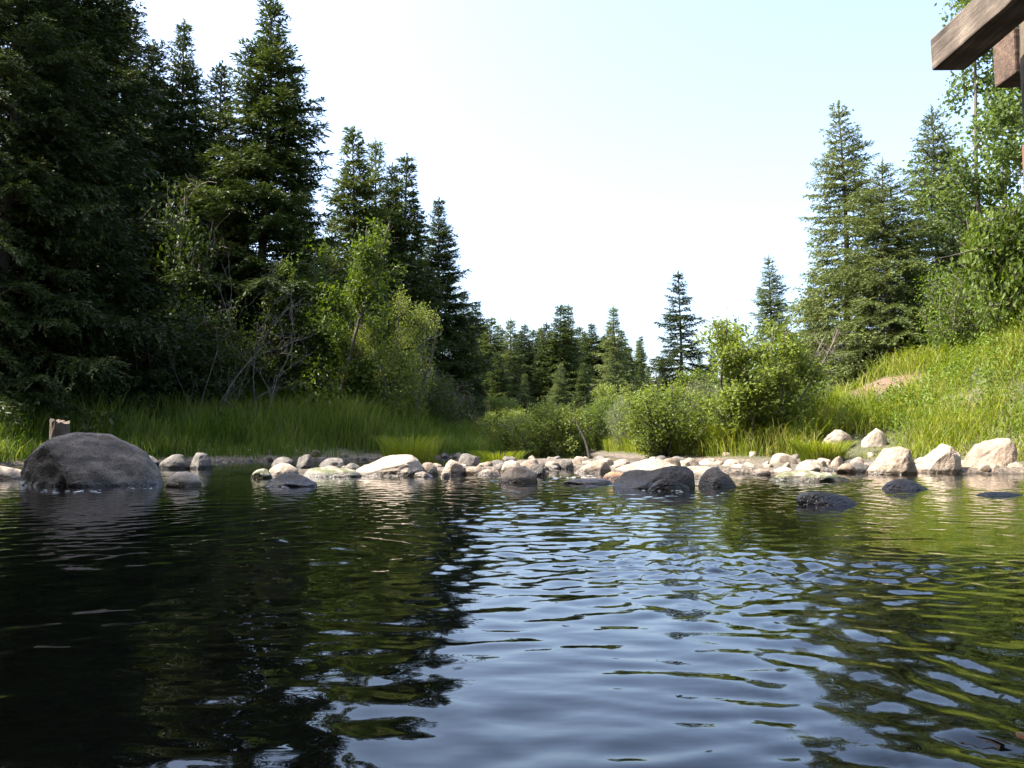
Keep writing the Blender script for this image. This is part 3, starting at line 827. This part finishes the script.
# ------------------------------------------------------------------ grass and weeds (nobody could count them)
def blades(P, hgt, wid, seed, bend=0.35, lean=None):
    rg = np.random.default_rng(seed)
    n = len(P)
    a = rg.random(n) * 6.283
    D = np.column_stack([np.cos(a), np.sin(a), np.zeros(n)])
    S = np.column_stack([-np.sin(a), np.cos(a), np.zeros(n)])
    tw = rg.random(n) * 6.283
    S = np.column_stack([np.cos(tw), np.sin(tw), np.zeros(n)])
    if lean is not None: D = D + np.asarray(lean)
    h = hgt[:, None]; w = wid[:, None]; bd = (bend * rg.uniform(0.2, 1.4, n))[:, None]
    up = np.array([[0, 0, 1.0]])
    m1 = P + up * h * 0.45 + D * h * bd * 0.22
    m2 = P + up * h * 0.80 + D * h * bd * 0.62
    t = P + up * h * (1 - 0.22 * bd) + D * h * bd * 1.1
    V = np.stack([P - S * w * 0.5, P + S * w * 0.5, m1 + S * w * 0.45, m1 - S * w * 0.45, m2 + S * w * 0.3, m2 - S * w * 0.3, t], 1).reshape(-1, 3)
    o = np.arange(n)[:, None] * 7
    Q = np.concatenate([o + np.array([[0, 1, 2, 3]]), o + np.array([[3, 2, 4, 5]])])
    T = o + np.array([[5, 4, 6]])
    return V, [Q, T]

def scatter(n, x0, x1, y0, y1, rg, keep):
    p = np.column_stack([rg.uniform(x0, x1, n), rg.uniform(y0, y1, n)])
    sl = -poly_sd(p, L_TOE)[0]; sr = poly_sd(p, R_TOE)[0]
    k = keep(p, sl, sr)
    return p[k], sl[k], sr[k]

rg = np.random.default_rng(5)
p, sl, sr = scatter(300000, -17, 1.2, 14, 44, rg, lambda p, sl, sr: (sl > -0.22) & (sl < 8 + 0 * sl) & (fbm(p * 0.7, 4, 3) + 0.9 > rg.random(len(p)) * 1.6) & (p[:, 0] / np.maximum(p[:, 1], 1) > -0.7))
z = height(p)
tall = 0.55 + 0.42 * sstep(0.2, 2.0, sl) + 0.30 * fbm(p * 0.9, 14, 3)
hg = tall * rg.uniform(0.5, 1.15, len(p)) * (0.55 + 0.45 * sstep(0.1, 1.2, sl)) * 1.3
V, F = blades(np.column_stack([p, z - 0.03]), hg, rg.uniform(0.010, 0.022, len(p)), 8, 0.4)
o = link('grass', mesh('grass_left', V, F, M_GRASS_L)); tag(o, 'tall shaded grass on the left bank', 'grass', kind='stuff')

scar = np.array(SCAR[:2])
SR = [at_depth(836, 442, 17.4), at_depth(874, 444, 17.2)]
def clear(p):
    k = np.ones(len(p), bool)
    for q in SR:
        k &= ~((np.abs(p[:, 0] - q[0] * p[:, 1] / q[1]) < 0.42) & (p[:, 1] > q[1] - 1.0) & (p[:, 1] < q[1] + 0.7))
    return k
p, sl, sr = scatter(620000, 0.5, 26, 8, 40, rg, lambda p, sl, sr: (sr > 0.25) & (sr < 12) & (fbm(p * 0.8, 6, 3) + 1.0 > rg.random(len(p)) * 1.7) & (p[:, 0] / np.maximum(p[:, 1], 1) < 0.75) & (np.hypot(p[:, 0] - scar[0], p[:, 1] - scar[1]) > rg.uniform(0.5, 1.5, len(p)) + 0.5 * vnoise(p * 2, 3)))
z = height(p)
hg = (0.46 + 0.18 * fbm(p * 0.7, 24, 3) + 0.25 * sstep(0, 1.5, sr) * sstep(4, 1, sr)) * rg.uniform(0.5, 1.3, len(p))
hg = np.where(clear(p), hg, np.minimum(hg * 0.3, 0.14))
V, F = blades(np.column_stack([p, z - 0.03]), np.maximum(hg, 0.09), rg.uniform(0.012, 0.024, len(p)), 9, 0.6)
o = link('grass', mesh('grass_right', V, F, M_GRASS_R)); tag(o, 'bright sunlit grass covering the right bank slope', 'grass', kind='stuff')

# broad-leaved weeds among the slope grass
p, sl, sr = scatter(8500, 1.5, 24, 9, 34, rg, lambda p, sl, sr: clear(p) & (sr > 0.7) & (sr < 11) & (fbm(p * 0.5, 66, 3) > -0.25) & (p[:, 0] / np.maximum(p[:, 1], 1) < 0.75) & (np.hypot(p[:, 0] - scar[0], p[:, 1] - scar[1]) > 1.5))
z = height(p)
n = 34
ph = rg.uniform(0.35, 0.85, len(p))
u = rg.random((len(p), n))
pos = np.repeat(np.column_stack([p, z]), n, 0)
pos[:, 2] += (u * ph[:, None]).ravel()
pos[:, :2] += rg.normal(0, 0.10, (len(pos), 2))
V, F = diamonds(pos, unit(rg.normal(0, 1, pos.shape) + [0, 0, 0.2]), unit(rg.normal(0, 0.7, pos.shape) + [0, 0, 0.9]), rg.uniform(0.05, 0.12, len(pos)), rg.uniform(0.022, 0.05, len(pos)), 0.1)
o = link('weeds', mesh('weeds', V, F, M_WEED)); tag(o, 'leafy green weeds mixed into the sunlit bank grass', 'weeds', kind='stuff')

# bright tussocks one can point at
def tussock(seed, n, r, h, bend=0.7):
    q = np.random.default_rng(seed)
    a = q.random(n) * 6.283; rr = r * np.sqrt(q.random(n)) * 0.5
    P = np.column_stack([rr * np.cos(a), rr * np.sin(a), np.full(n, -0.03)])
    V, F = blades(P, h * q.uniform(0.5, 1.15, n), q.uniform(0.010, 0.018, n), seed, bend, None)
    return mesh('tussock', V, F, M_GRASS_R)
for i, (px, py, d, r, h, lb) in enumerate([(498, 452, 22.8, 0.9, 0.75, 'bright sunlit grass tussock left of the round bushes in the middle'),
                                           (410, 452, 20.6, 1.1, 1.15, 'tall sunlit grass tuft behind the largest pale rock of the shoal'),
                                           (822, 462, 16.6, 0.75, 0.55, 'vivid green grass tuft among the stones below the slope rocks'),
                                           (690, 455, 20.0, 0.9, 0.6, 'sunlit grass tuft at the right foot of the rounded willow'),
                                           (735, 452, 19.2, 0.9, 0.65, 'sunlit grass tuft under the tall dark shrub')]):
    q = at_depth(px, py, d)
    tag(link('grass_tussock', tussock(40 + i, 1100, r, h, 0.32 if h > 1 else 0.6), None, (q[0], q[1], ground_z(q[0], q[1]))), lb, 'grass tuft')

# ------------------------------------------------------------------ rocks
def ico(sub):
    import bmesh
    bm = bmesh.new()
    bmesh.ops.create_icosphere(bm, subdivisions=sub, radius=1)
    V = np.array([v.co[:] for v in bm.verts]); F = np.array([[v.index for v in f.verts] for f in bm.faces])
    bm.free()
    return V, F
ICO5, ICO4, ICO3 = ico(6), ico(5), ico(4)

def rock_verts(base, seed, w, dp, h, rough=0.10, facet=0.35, skew=0.0, sink=0.30):
    """a stone w wide, dp deep, h above its waterline (z=0)"""
    V0 = base[0]
    q = np.random.default_rng(seed)
    V = V0.copy()
    # worn facets: clip by random planes
    for k in range(int(16 * facet) + 4):
        nn = unit(q.normal(0, 1, 3)); c = q.uniform(0.66, 0.92)
        dd = V @ nn - c
        V -= np.where(dd > 0, dd * q.uniform(0.6, 0.95), 0)[:, None] * nn
    off = q.random(3) * 40
    nrm = unit(V0)
    V = V + nrm * (rough * vnoise(V0 * 1.3 + off, seed) + 0.30 * rough * fbm(V0 * 4 + off, seed + 5, 5, 0.6))[:, None]
    V[:, 0] += skew * V[:, 2]
    V[:, 0] -= (V[:, 0].max() + V[:, 0].min()) / 2
    V /= np.array([np.abs(V[:, 0]).max(), np.abs(V[:, 1]).max(), V[:, 2].max()])
    V = V * np.array([w / 2, dp / 2, h * (1 + sink)])
    V[:, 2] -= h * sink
    return V

def rock(px, base, w, h, tone, label, z=0.0, dp=0.8, rough=0.10, facet=0.35, skew=0.0, sub=ICO4, rz=0.0, d=None, name='rock', group='river rocks'):
    q = at_level(px, base, z) if d is None else at_depth(px, base, d)
    k = q[1] / FPX
    wm, hm = w * k, h * k
    dep = wm * dp * 0.42
    grow = 1 + dep / q[1]
    wm, hm, dep = wm * grow, hm * grow * (1.0 if name == 'boulder' else 0.88), dep * grow
    facet = min(0.95, facet + 0.2) if name != 'boulder' else facet
    q = np.array([q[0] * grow, q[1], q[2]])
    V = rock_verts(sub, int(px * 7 + base * 13), wm, wm * dp, hm, rough, facet, skew)
    o = link(name, mesh(name, V, sub[1], M_ROCK[tone], True), None, (q[0], q[1] + dep, q[2]))
    o.rotation_euler = (0, 0, rz)
    return tag(o, label, 'boulder' if name == 'boulder' else 'rock', group)

rock(90, 487, 148, 52, 'shade', 'huge rounded grey boulder rising from the water at left', dp=0.75, rough=0.09, facet=0.3, sub=ICO5, name='boulder', skew=-0.05)
rock(6, 479, 52, 15, 'pale', 'flat sunlit pale slab at the left edge beside the huge boulder', dp=0.6)
rock(185, 487, 34, 17, 'pale', 'small bright white rock in the water right of the huge boulder', facet=0.6)
rock(291, 487, 53, 15, 'dark', 'smooth dark dome-shaped rock alone in the water left of the shoal')
rock(176, 466, 32, 13, 'grey', 'shaded grey rock near the bank behind the small bright white rock', z=0.05)
rock(201, 466, 22, 15, 'grey', 'rounder shaded grey rock beside the grass right of another grey one', z=0.05)
rock(148, 463, 26, 9, 'grey', 'low shaded grey rock half behind the right side of the huge boulder', z=0.05)
rock(8, 459, 26, 12, 'grey', 'shaded grey rock under the left edge trees', z=0.1)
rock(262, 476, 22, 8, 'mossy', 'low mossy pale rock at the left tip of the shoal', z=0.03)
rock(284, 474, 32, 12, 'tan', 'tan rounded rock just above the smooth dark dome', z=0.03)
rock(284, 465, 26, 9, 'grey', 'shaded grey rock at the grass foot behind the left tip of the shoal', z=0.06)
rock(305, 466, 18, 13, 'grey', 'angular upright grey rock in the shade behind the shoal', z=0.06, facet=0.9)
rock(333, 466, 28, 9, 'grey', 'low wide grey rock left behind the largest pale rock', z=0.06)
rock(333, 477, 68, 10, 'mossy', 'long low mossy slab in front of the largest pale rock', z=0.0, dp=0.6)
rock(381, 475, 86, 22, 'pale', 'largest pale sunlit rock of the shoal, sloping up to the right', dp=0.7, skew=0.30, sub=ICO5, z=0.02)
rock(404, 476, 30, 11, 'pale', 'pale rock at the right foot of the largest pale rock', facet=0.5)
rock(424, 477, 20, 6, 'tan', 'small flat tan stone at the water edge below a brown rock')
rock(429, 474, 22, 13, 'brown', 'dark brown rock right beside the largest pale rock', z=0.02)
rock(453, 475, 28, 17, 'tan', 'upright tan rock with a shaded right side in the middle of the shoal', facet=0.7)
rock(445, 478, 10, 7, 'pale', 'small pale pointed stone in front of the upright tan rock', sub=ICO3)
rock(470, 466, 30, 14, 'grey', 'pointed grey rock at the back of the shoal by the grass', z=0.05, facet=0.8)
rock(476, 475, 24, 9, 'tan', 'smooth yellowish rock right of the upright tan rock')
rock(489, 476, 26, 7, 'brown', 'flat brown stone left of the rough pointed rock')
rock(497, 467, 20, 8, 'grey', 'small grey rock behind the smooth yellowish one', z=0.04)
rock(511, 472, 26, 13, 'pale', 'smooth pale sloping rock behind the rough pointed rock', z=0.02)
rock(529, 470, 26, 13, 'brown', 'brown rounded rock right behind the rough pointed rock', z=0.02)
rock(518, 483, 42, 19, 'pale', 'rough pointed pale grey rock standing forward in the water near the middle', facet=0.8, rough=0.16, dp=0.7)
rock(539, 476, 18, 13, 'dark', 'dark block right of the rough pointed rock', facet=0.6)
rock(553, 468, 16, 8, 'tan', 'small tan stone at the mouth of the far channel', sub=ICO3, z=0.02)
rock(566, 469, 16, 11, 'grey', 'small dark grey upright rock left of the long tan rock')
rock(578, 465, 16, 7, 'tan', 'small tan stone behind the long tan rock', sub=ICO3, z=0.02)
rock(590, 473, 44, 14, 'tan', 'long smooth tan rock with a shaded right end', z=0.0, dp=0.7, skew=0.2)
rock(622, 466, 20, 8, 'pale', 'small pale stone under the rounded willow', z=0.05, sub=ICO3)
rock(588, 484, 54, 6, 'brown', 'low brown wet slab just above the water left of the dark boulders', dp=0.5)
rock(620, 480, 36, 9, 'rust', 'rusty orange flat slab leaning on the left dark boulder', dp=0.5, facet=0.7)
rock(652, 473, 76, 15, 'pale', 'wide bright pale rock behind the left dark boulder', dp=0.6, sub=ICO5, z=0.02)
rock(696, 477, 66, 12, 'pale', 'low bright slab behind the gap of the two dark boulders', dp=0.5, z=0.02)
rock(655, 489, 86, 22, 'dark', 'broad dark boulder in the water right of the middle', dp=0.7, sub=ICO5, name='boulder')
rock(669, 491, 44, 13, 'dark', 'lower dark rock leaning on the front of the broad dark boulder', dp=0.6)
rock(717, 487, 38, 19, 'dark', 'round dark boulder right of the broad dark boulder', name='boulder')
rock(708, 467, 26, 9, 'pale', 'pale stone at the grass edge behind the round dark boulder', z=0.06)
rock(734, 466, 18, 8, 'tan', 'tan stone at the grass edge under the tall dark shrub', z=0.06)
rock(741, 472, 26, 9, 'pale', 'flattish pale stone right above the round dark boulder', z=0.02)
rock(760, 474, 22, 6, 'tan', 'thin flat tan stone at the shore left of the squarish pale block', z=0.02)
rock(784, 464, 28, 12, 'pale', 'squarish pale block at the grass edge', z=0.08, facet=0.9, rough=0.05)
rock(783, 474, 26, 8, 'pale', 'pale flat stone with a dark gap under it below the squarish block', z=0.02)
rock(807, 470, 28, 10, 'pale', 'rounded pale stone right of the squarish block', z=0.05)
rock(812, 482, 88, 12, 'mossy', 'long speckled mossy slab lying in the shallow water at right', dp=0.4, rough=0.14)
rock(837, 464, 13, 9, 'tan', 'small tan stone right of the vivid grass tuft', z=0.1, sub=ICO3)
rock(846, 469, 18, 6, 'tan', 'thin tan stone above the long mossy slab', z=0.06, sub=ICO3)
rock(858, 470, 24, 9, 'grey', 'grey stone at the right end of the long mossy slab', z=0.04)
rock(857, 464, 15, 8, 'pale', 'pale pointed stone left of the big rocks at the slope foot', z=0.10, facet=0.9)
rock(836, 442, 32, 14, 'pale', 'pale flat-topped rock up in the grass, left one of two', d=17.4, facet=0.7)
rock(874, 444, 28, 18, 'pale', 'rounded pale rock up in the grass, right one of two', d=17.2)
rock(893, 472, 54, 28, 'tan', 'big pale rock at the slope foot, left one of three in a row', z=0.04, facet=0.7, rough=0.13, sub=ICO5)
rock(938, 468, 42, 27, 'pale', 'big pale smooth rock at the slope foot, middle one of three in a row', z=0.08, skew=0.35, facet=0.6, sub=ICO5)
rock(987, 466, 58, 31, 'tan', 'big pale rock at the slope foot, right one of three in a row', z=0.10, facet=0.8, sub=ICO5, skew=0.35)
rock(830, 505, 68, 14, 'dark', 'dark rock tapering to the right, nearest one in the water at right', skew=-0.4, dp=0.5, rough=0.05, facet=0.3)
rock(907, 490, 50, 12, 'dark', 'low dark rock in the water before the row of big pale rocks', dp=0.6)
rock(1000, 496, 44, 4, 'dark', 'thin dark rock barely breaking the water near the right edge', dp=0.5)

# flecks of foam where the current meets the stones
fv, ff, fo = [], [], 0
fb = ico(2)
rg = np.random.default_rng(31)
for (px0, px1, py, n, sc) in ((40, 100, 491.5, 16, 0.011), (120, 160, 488.5, 6, 0.008), (618, 685, 491, 12, 0.008), (268, 290, 488, 7, 0.008), (550, 600, 477.5, 14, 0.012)):
    for k in range(n):
        q = at_level(rg.uniform(px0, px1), py + rg.normal(0, 0.8))
        r = sc * rg.uniform(0.4, 1.5)
        v = fb[0] * np.array([r * rg.uniform(1, 3.5), r * rg.uniform(1, 2.5), r * 0.22]) * (1 + 0.25 * vnoise(fb[0] * 2 + k, 7))[:, None] + np.array([q[0], q[1], 0.004])
        fv.append(v); ff.append(fb[1] + fo); fo += len(v)
o = link('foam', mesh('foam', np.concatenate(fv), np.concatenate(ff), plain('white_foam', (0.62, 0.63, 0.64), 0.5), True))
tag(o, 'white flecks of foam where the current meets the stones', 'foam', kind='stuff')

# cobbles strewn over the shoals and along the water's edge
cob = []
for k in range(7):
    q = np.random.default_rng(300 + k)
    V = rock_verts(ICO3, 300 + k, 1, q.uniform(0.7, 1.0), q.uniform(0.4, 0.6), 0.10, 0.4)
    cob.append((mesh('cobble', V, ICO3[1], None, True)))
cob_m = {}
for t in ('pale', 'tan', 'grey', 'brown', 'shade'):
    for k, me in enumerate(cob):
        c = me.copy(); c.materials.append(M_ROCK[t]); cob_m[t, k] = c
rg = np.random.default_rng(77)
n = 0
tries = 0
while n < 120 and tries < 6000:
    tries += 1
    x, y = rg.uniform(-9, 8.6), rg.uniform(12.2, 21)
    if abs(x / y) > 0.62: continue
    z = ground_z(x, y)
    if z < -0.06 or z > 0.30: continue
    s = rg.uniform(0.10, 0.30) * (1 if rg.random() < 0.8 else 1.4)
    t = rg.choice(['pale', 'tan', 'grey', 'brown'], p=[0.2, 0.3, 0.28, 0.22])
    o = link('cobble', cob_m[t, int(rg.integers(0, 7))], None, (x, y, max(z, -0.02)))
    o.scale = (s, s * rg.uniform(0.8, 1.1), s * rg.uniform(0.45, 0.85))
    o.rotation_euler = (0, 0, rg.random() * 6.28)
    tag(o, 'small rounded cobble strewn among the larger rocks along the shallow water', 'cobble', 'cobbles along the shoal and water edge')
    n += 1

seg_len = np.hypot(*(L_TOE[1:] - L_TOE[:-1]).T)
for k in range(46):
    t = rg.uniform(0, 1)
    j = int(rg.choice([4, 5, 6, 7], p=[0.15, 0.2, 0.3, 0.35]))
    q = L_TOE[j] + (L_TOE[j + 1] - L_TOE[j]) * t
    q = q + np.array([0.15, -0.55]) + rg.normal(0, 0.28, 2)
    s_ = rg.uniform(0.16, 0.46)
    c = rg.choice(['grey', 'grey', 'shade', 'brown'])
    o = link('bank_stone', cob_m[c, int(rg.integers(0, 7))], None, (q[0], q[1], max(ground_z(*q), -0.03)))
    o.scale = (s_, s_ * rg.uniform(0.7, 1.1), s_ * rg.uniform(0.5, 0.95))
    o.rotation_euler = (rg.normal(0, 0.15), rg.normal(0, 0.15), rg.random() * 6.28)
    tag(o, 'dull shaded stone lying along the foot of the grassy left bank', 'stone', 'stones along the foot of the left bank')

# ------------------------------------------------------------------ broken post behind the boulder
M_POST = wood_mat('weathered_post_wood', 2, (0.05, 0.034, 0.021), (0.11, 0.078, 0.05), (0.20, 0.15, 0.10))
q = at_depth(59, 440, 11.2)
seg, rings = 20, 14
top = at_depth(59, 421, 11.2)[2]
rr = 0.118
V = []
rgp = np.random.default_rng(4)
jag = 0.013 * rgp.normal(0, 1, seg) - 0.03 * np.cos(np.arange(seg) * 2 * math.pi / seg - 2.7) * -1
for i in range(rings):
    for j in range(seg):
        a = j * 2 * math.pi / seg
        r = rr * (1 + 0.05 * math.sin(a * 3 + 1) + 0.02 * rgp.normal())
        zz = -0.5 + (top + 0.5 + jag[j]) * i / (rings - 1)
        V.append((r * math.cos(a), r * math.sin(a), zz))
V.append((0, 0, top - 0.03))
F = []
for i in range(rings - 1):
    for j in range(seg):
        F.append((i * seg + j, i * seg + (j + 1) % seg, (i + 1) * seg + (j + 1) % seg, (i + 1) * seg + j))
T = [((rings - 1) * seg + j, (rings - 1) * seg + (j + 1) % seg, len(V) - 1) for j in range(seg)]
o = link('broken_post', mesh('broken_post', np.array(V), [np.array(F), np.array(T)], M_POST), None, (q[0], q[1], 0))
tag(o, 'broken wooden post stub standing behind the huge boulder', 'post')

# ------------------------------------------------------------------ timber bridge corner
M_BEAM = wood_mat('old_beam_wood', 1, (0.034, 0.024, 0.017), (0.115, 0.088, 0.066), (0.25, 0.20, 0.155))
M_CAP = wood_mat('old_cap_wood', 0, (0.045, 0.027, 0.018), (0.105, 0.064, 0.043), (0.18, 0.115, 0.08))
M_PILE = wood_mat('mossy_pile_wood', 2, (0.05, 0.042, 0.028), (0.11, 0.085, 0.055), (0.20, 0.16, 0.10))
M_RED = wood_mat('faded_red_stain', 2, (0.09, 0.035, 0.025), (0.19, 0.065, 0.045), (0.26, 0.11, 0.08))

def timber(x0, x1, y0, y1, z0, z1, seed, bev=0.012, axis=1):
    import bmesh
    bm = bmesh.new()
    bmesh.ops.create_cube(bm, size=1)
    for v in bm.verts:
        v.co = Vector(((x0 + x1) / 2 + v.co.x * (x1 - x0), (y0 + y1) / 2 + v.co.y * (y1 - y0), (z0 + z1) / 2 + v.co.z * (z1 - z0)))
    bmesh.ops.bevel(bm, geom=bm.edges[:], offset=bev, segments=2, affect='EDGES', profile=0.6)
    long_ = [e for e in bm.edges if abs((e.verts[0].co - e.verts[1].co)[axis]) > 0.3]
    bmesh.ops.subdivide_edges(bm, edges=long_, cuts=40, use_grid_fill=True)
    V = np.array([v.co[:] for v in bm.verts])
    dn = 0.006 * np.stack([fbm(V * 5 + k * 9, seed + k, 3) for k in range(3)], 1)
    for v, d in zip(bm.verts, dn): v.co += Vector(d)
    me = bpy.data.meshes.new('timber')
    bm.to_mesh(me); bm.free()
    return me

br = empty('timber_bridge', (0, 0, 0))
tag(br, 'dark weathered timber corner of a bridge jutting in at the upper right', 'bridge')
e = at_depth(931, 55, 5.1)
b_ = link('beam', timber(e[0], e[0] + 0.21, -2.5, 5.1, e[2] - 0.105, e[2] + 0.105, 1), br); b_.data.materials.append(M_BEAM)
c0 = at_depth(993, 44, 5.22); c1 = at_depth(993, 88, 5.22)
c_ = link('cap_beam', timber(c0[0], c0[0] + 1.6, 5.0, 5.22, c1[2], c0[2], 2, axis=0), br); c_.data.materials.append(M_CAP)
pp = at_depth(1029, 60, 4.75)
hz = np.linspace(-0.6, c0[2] + 0.22, 40)
V, F = tubes([(np.column_stack([np.full(40, pp[0] + 0.125) + 0.006 * np.sin(hz * 6), np.full(40, 4.80) + 0.006 * np.cos(hz * 5), hz]), 0.125 + 0.006 * fbm(np.column_stack([hz * 4, hz * 0]), 3, 2))], 20)
link('post', mesh('post', V, F, M_PILE, True), br)
zr = at_depth(1016, 140, 4.75)[2]
hz = np.linspace(zr - 1.1, zr, 12)
V, F = tubes([(np.column_stack([np.full(12, pp[0] + 0.125), np.full(12, 4.80), hz]), np.full(12, 0.134))], 20)
link('painted_band', mesh('painted_band', V, F, M_RED, True), br)
hz = np.linspace(-0.6, e[2] - 0.112, 20)
V, F = tubes([(np.column_stack([np.full(20, e[0] + 0.105), np.full(20, -2.0), hz]), np.full(20, 0.125))], 20)
link('post', mesh('rear_post', V, F, M_PILE, True), br)
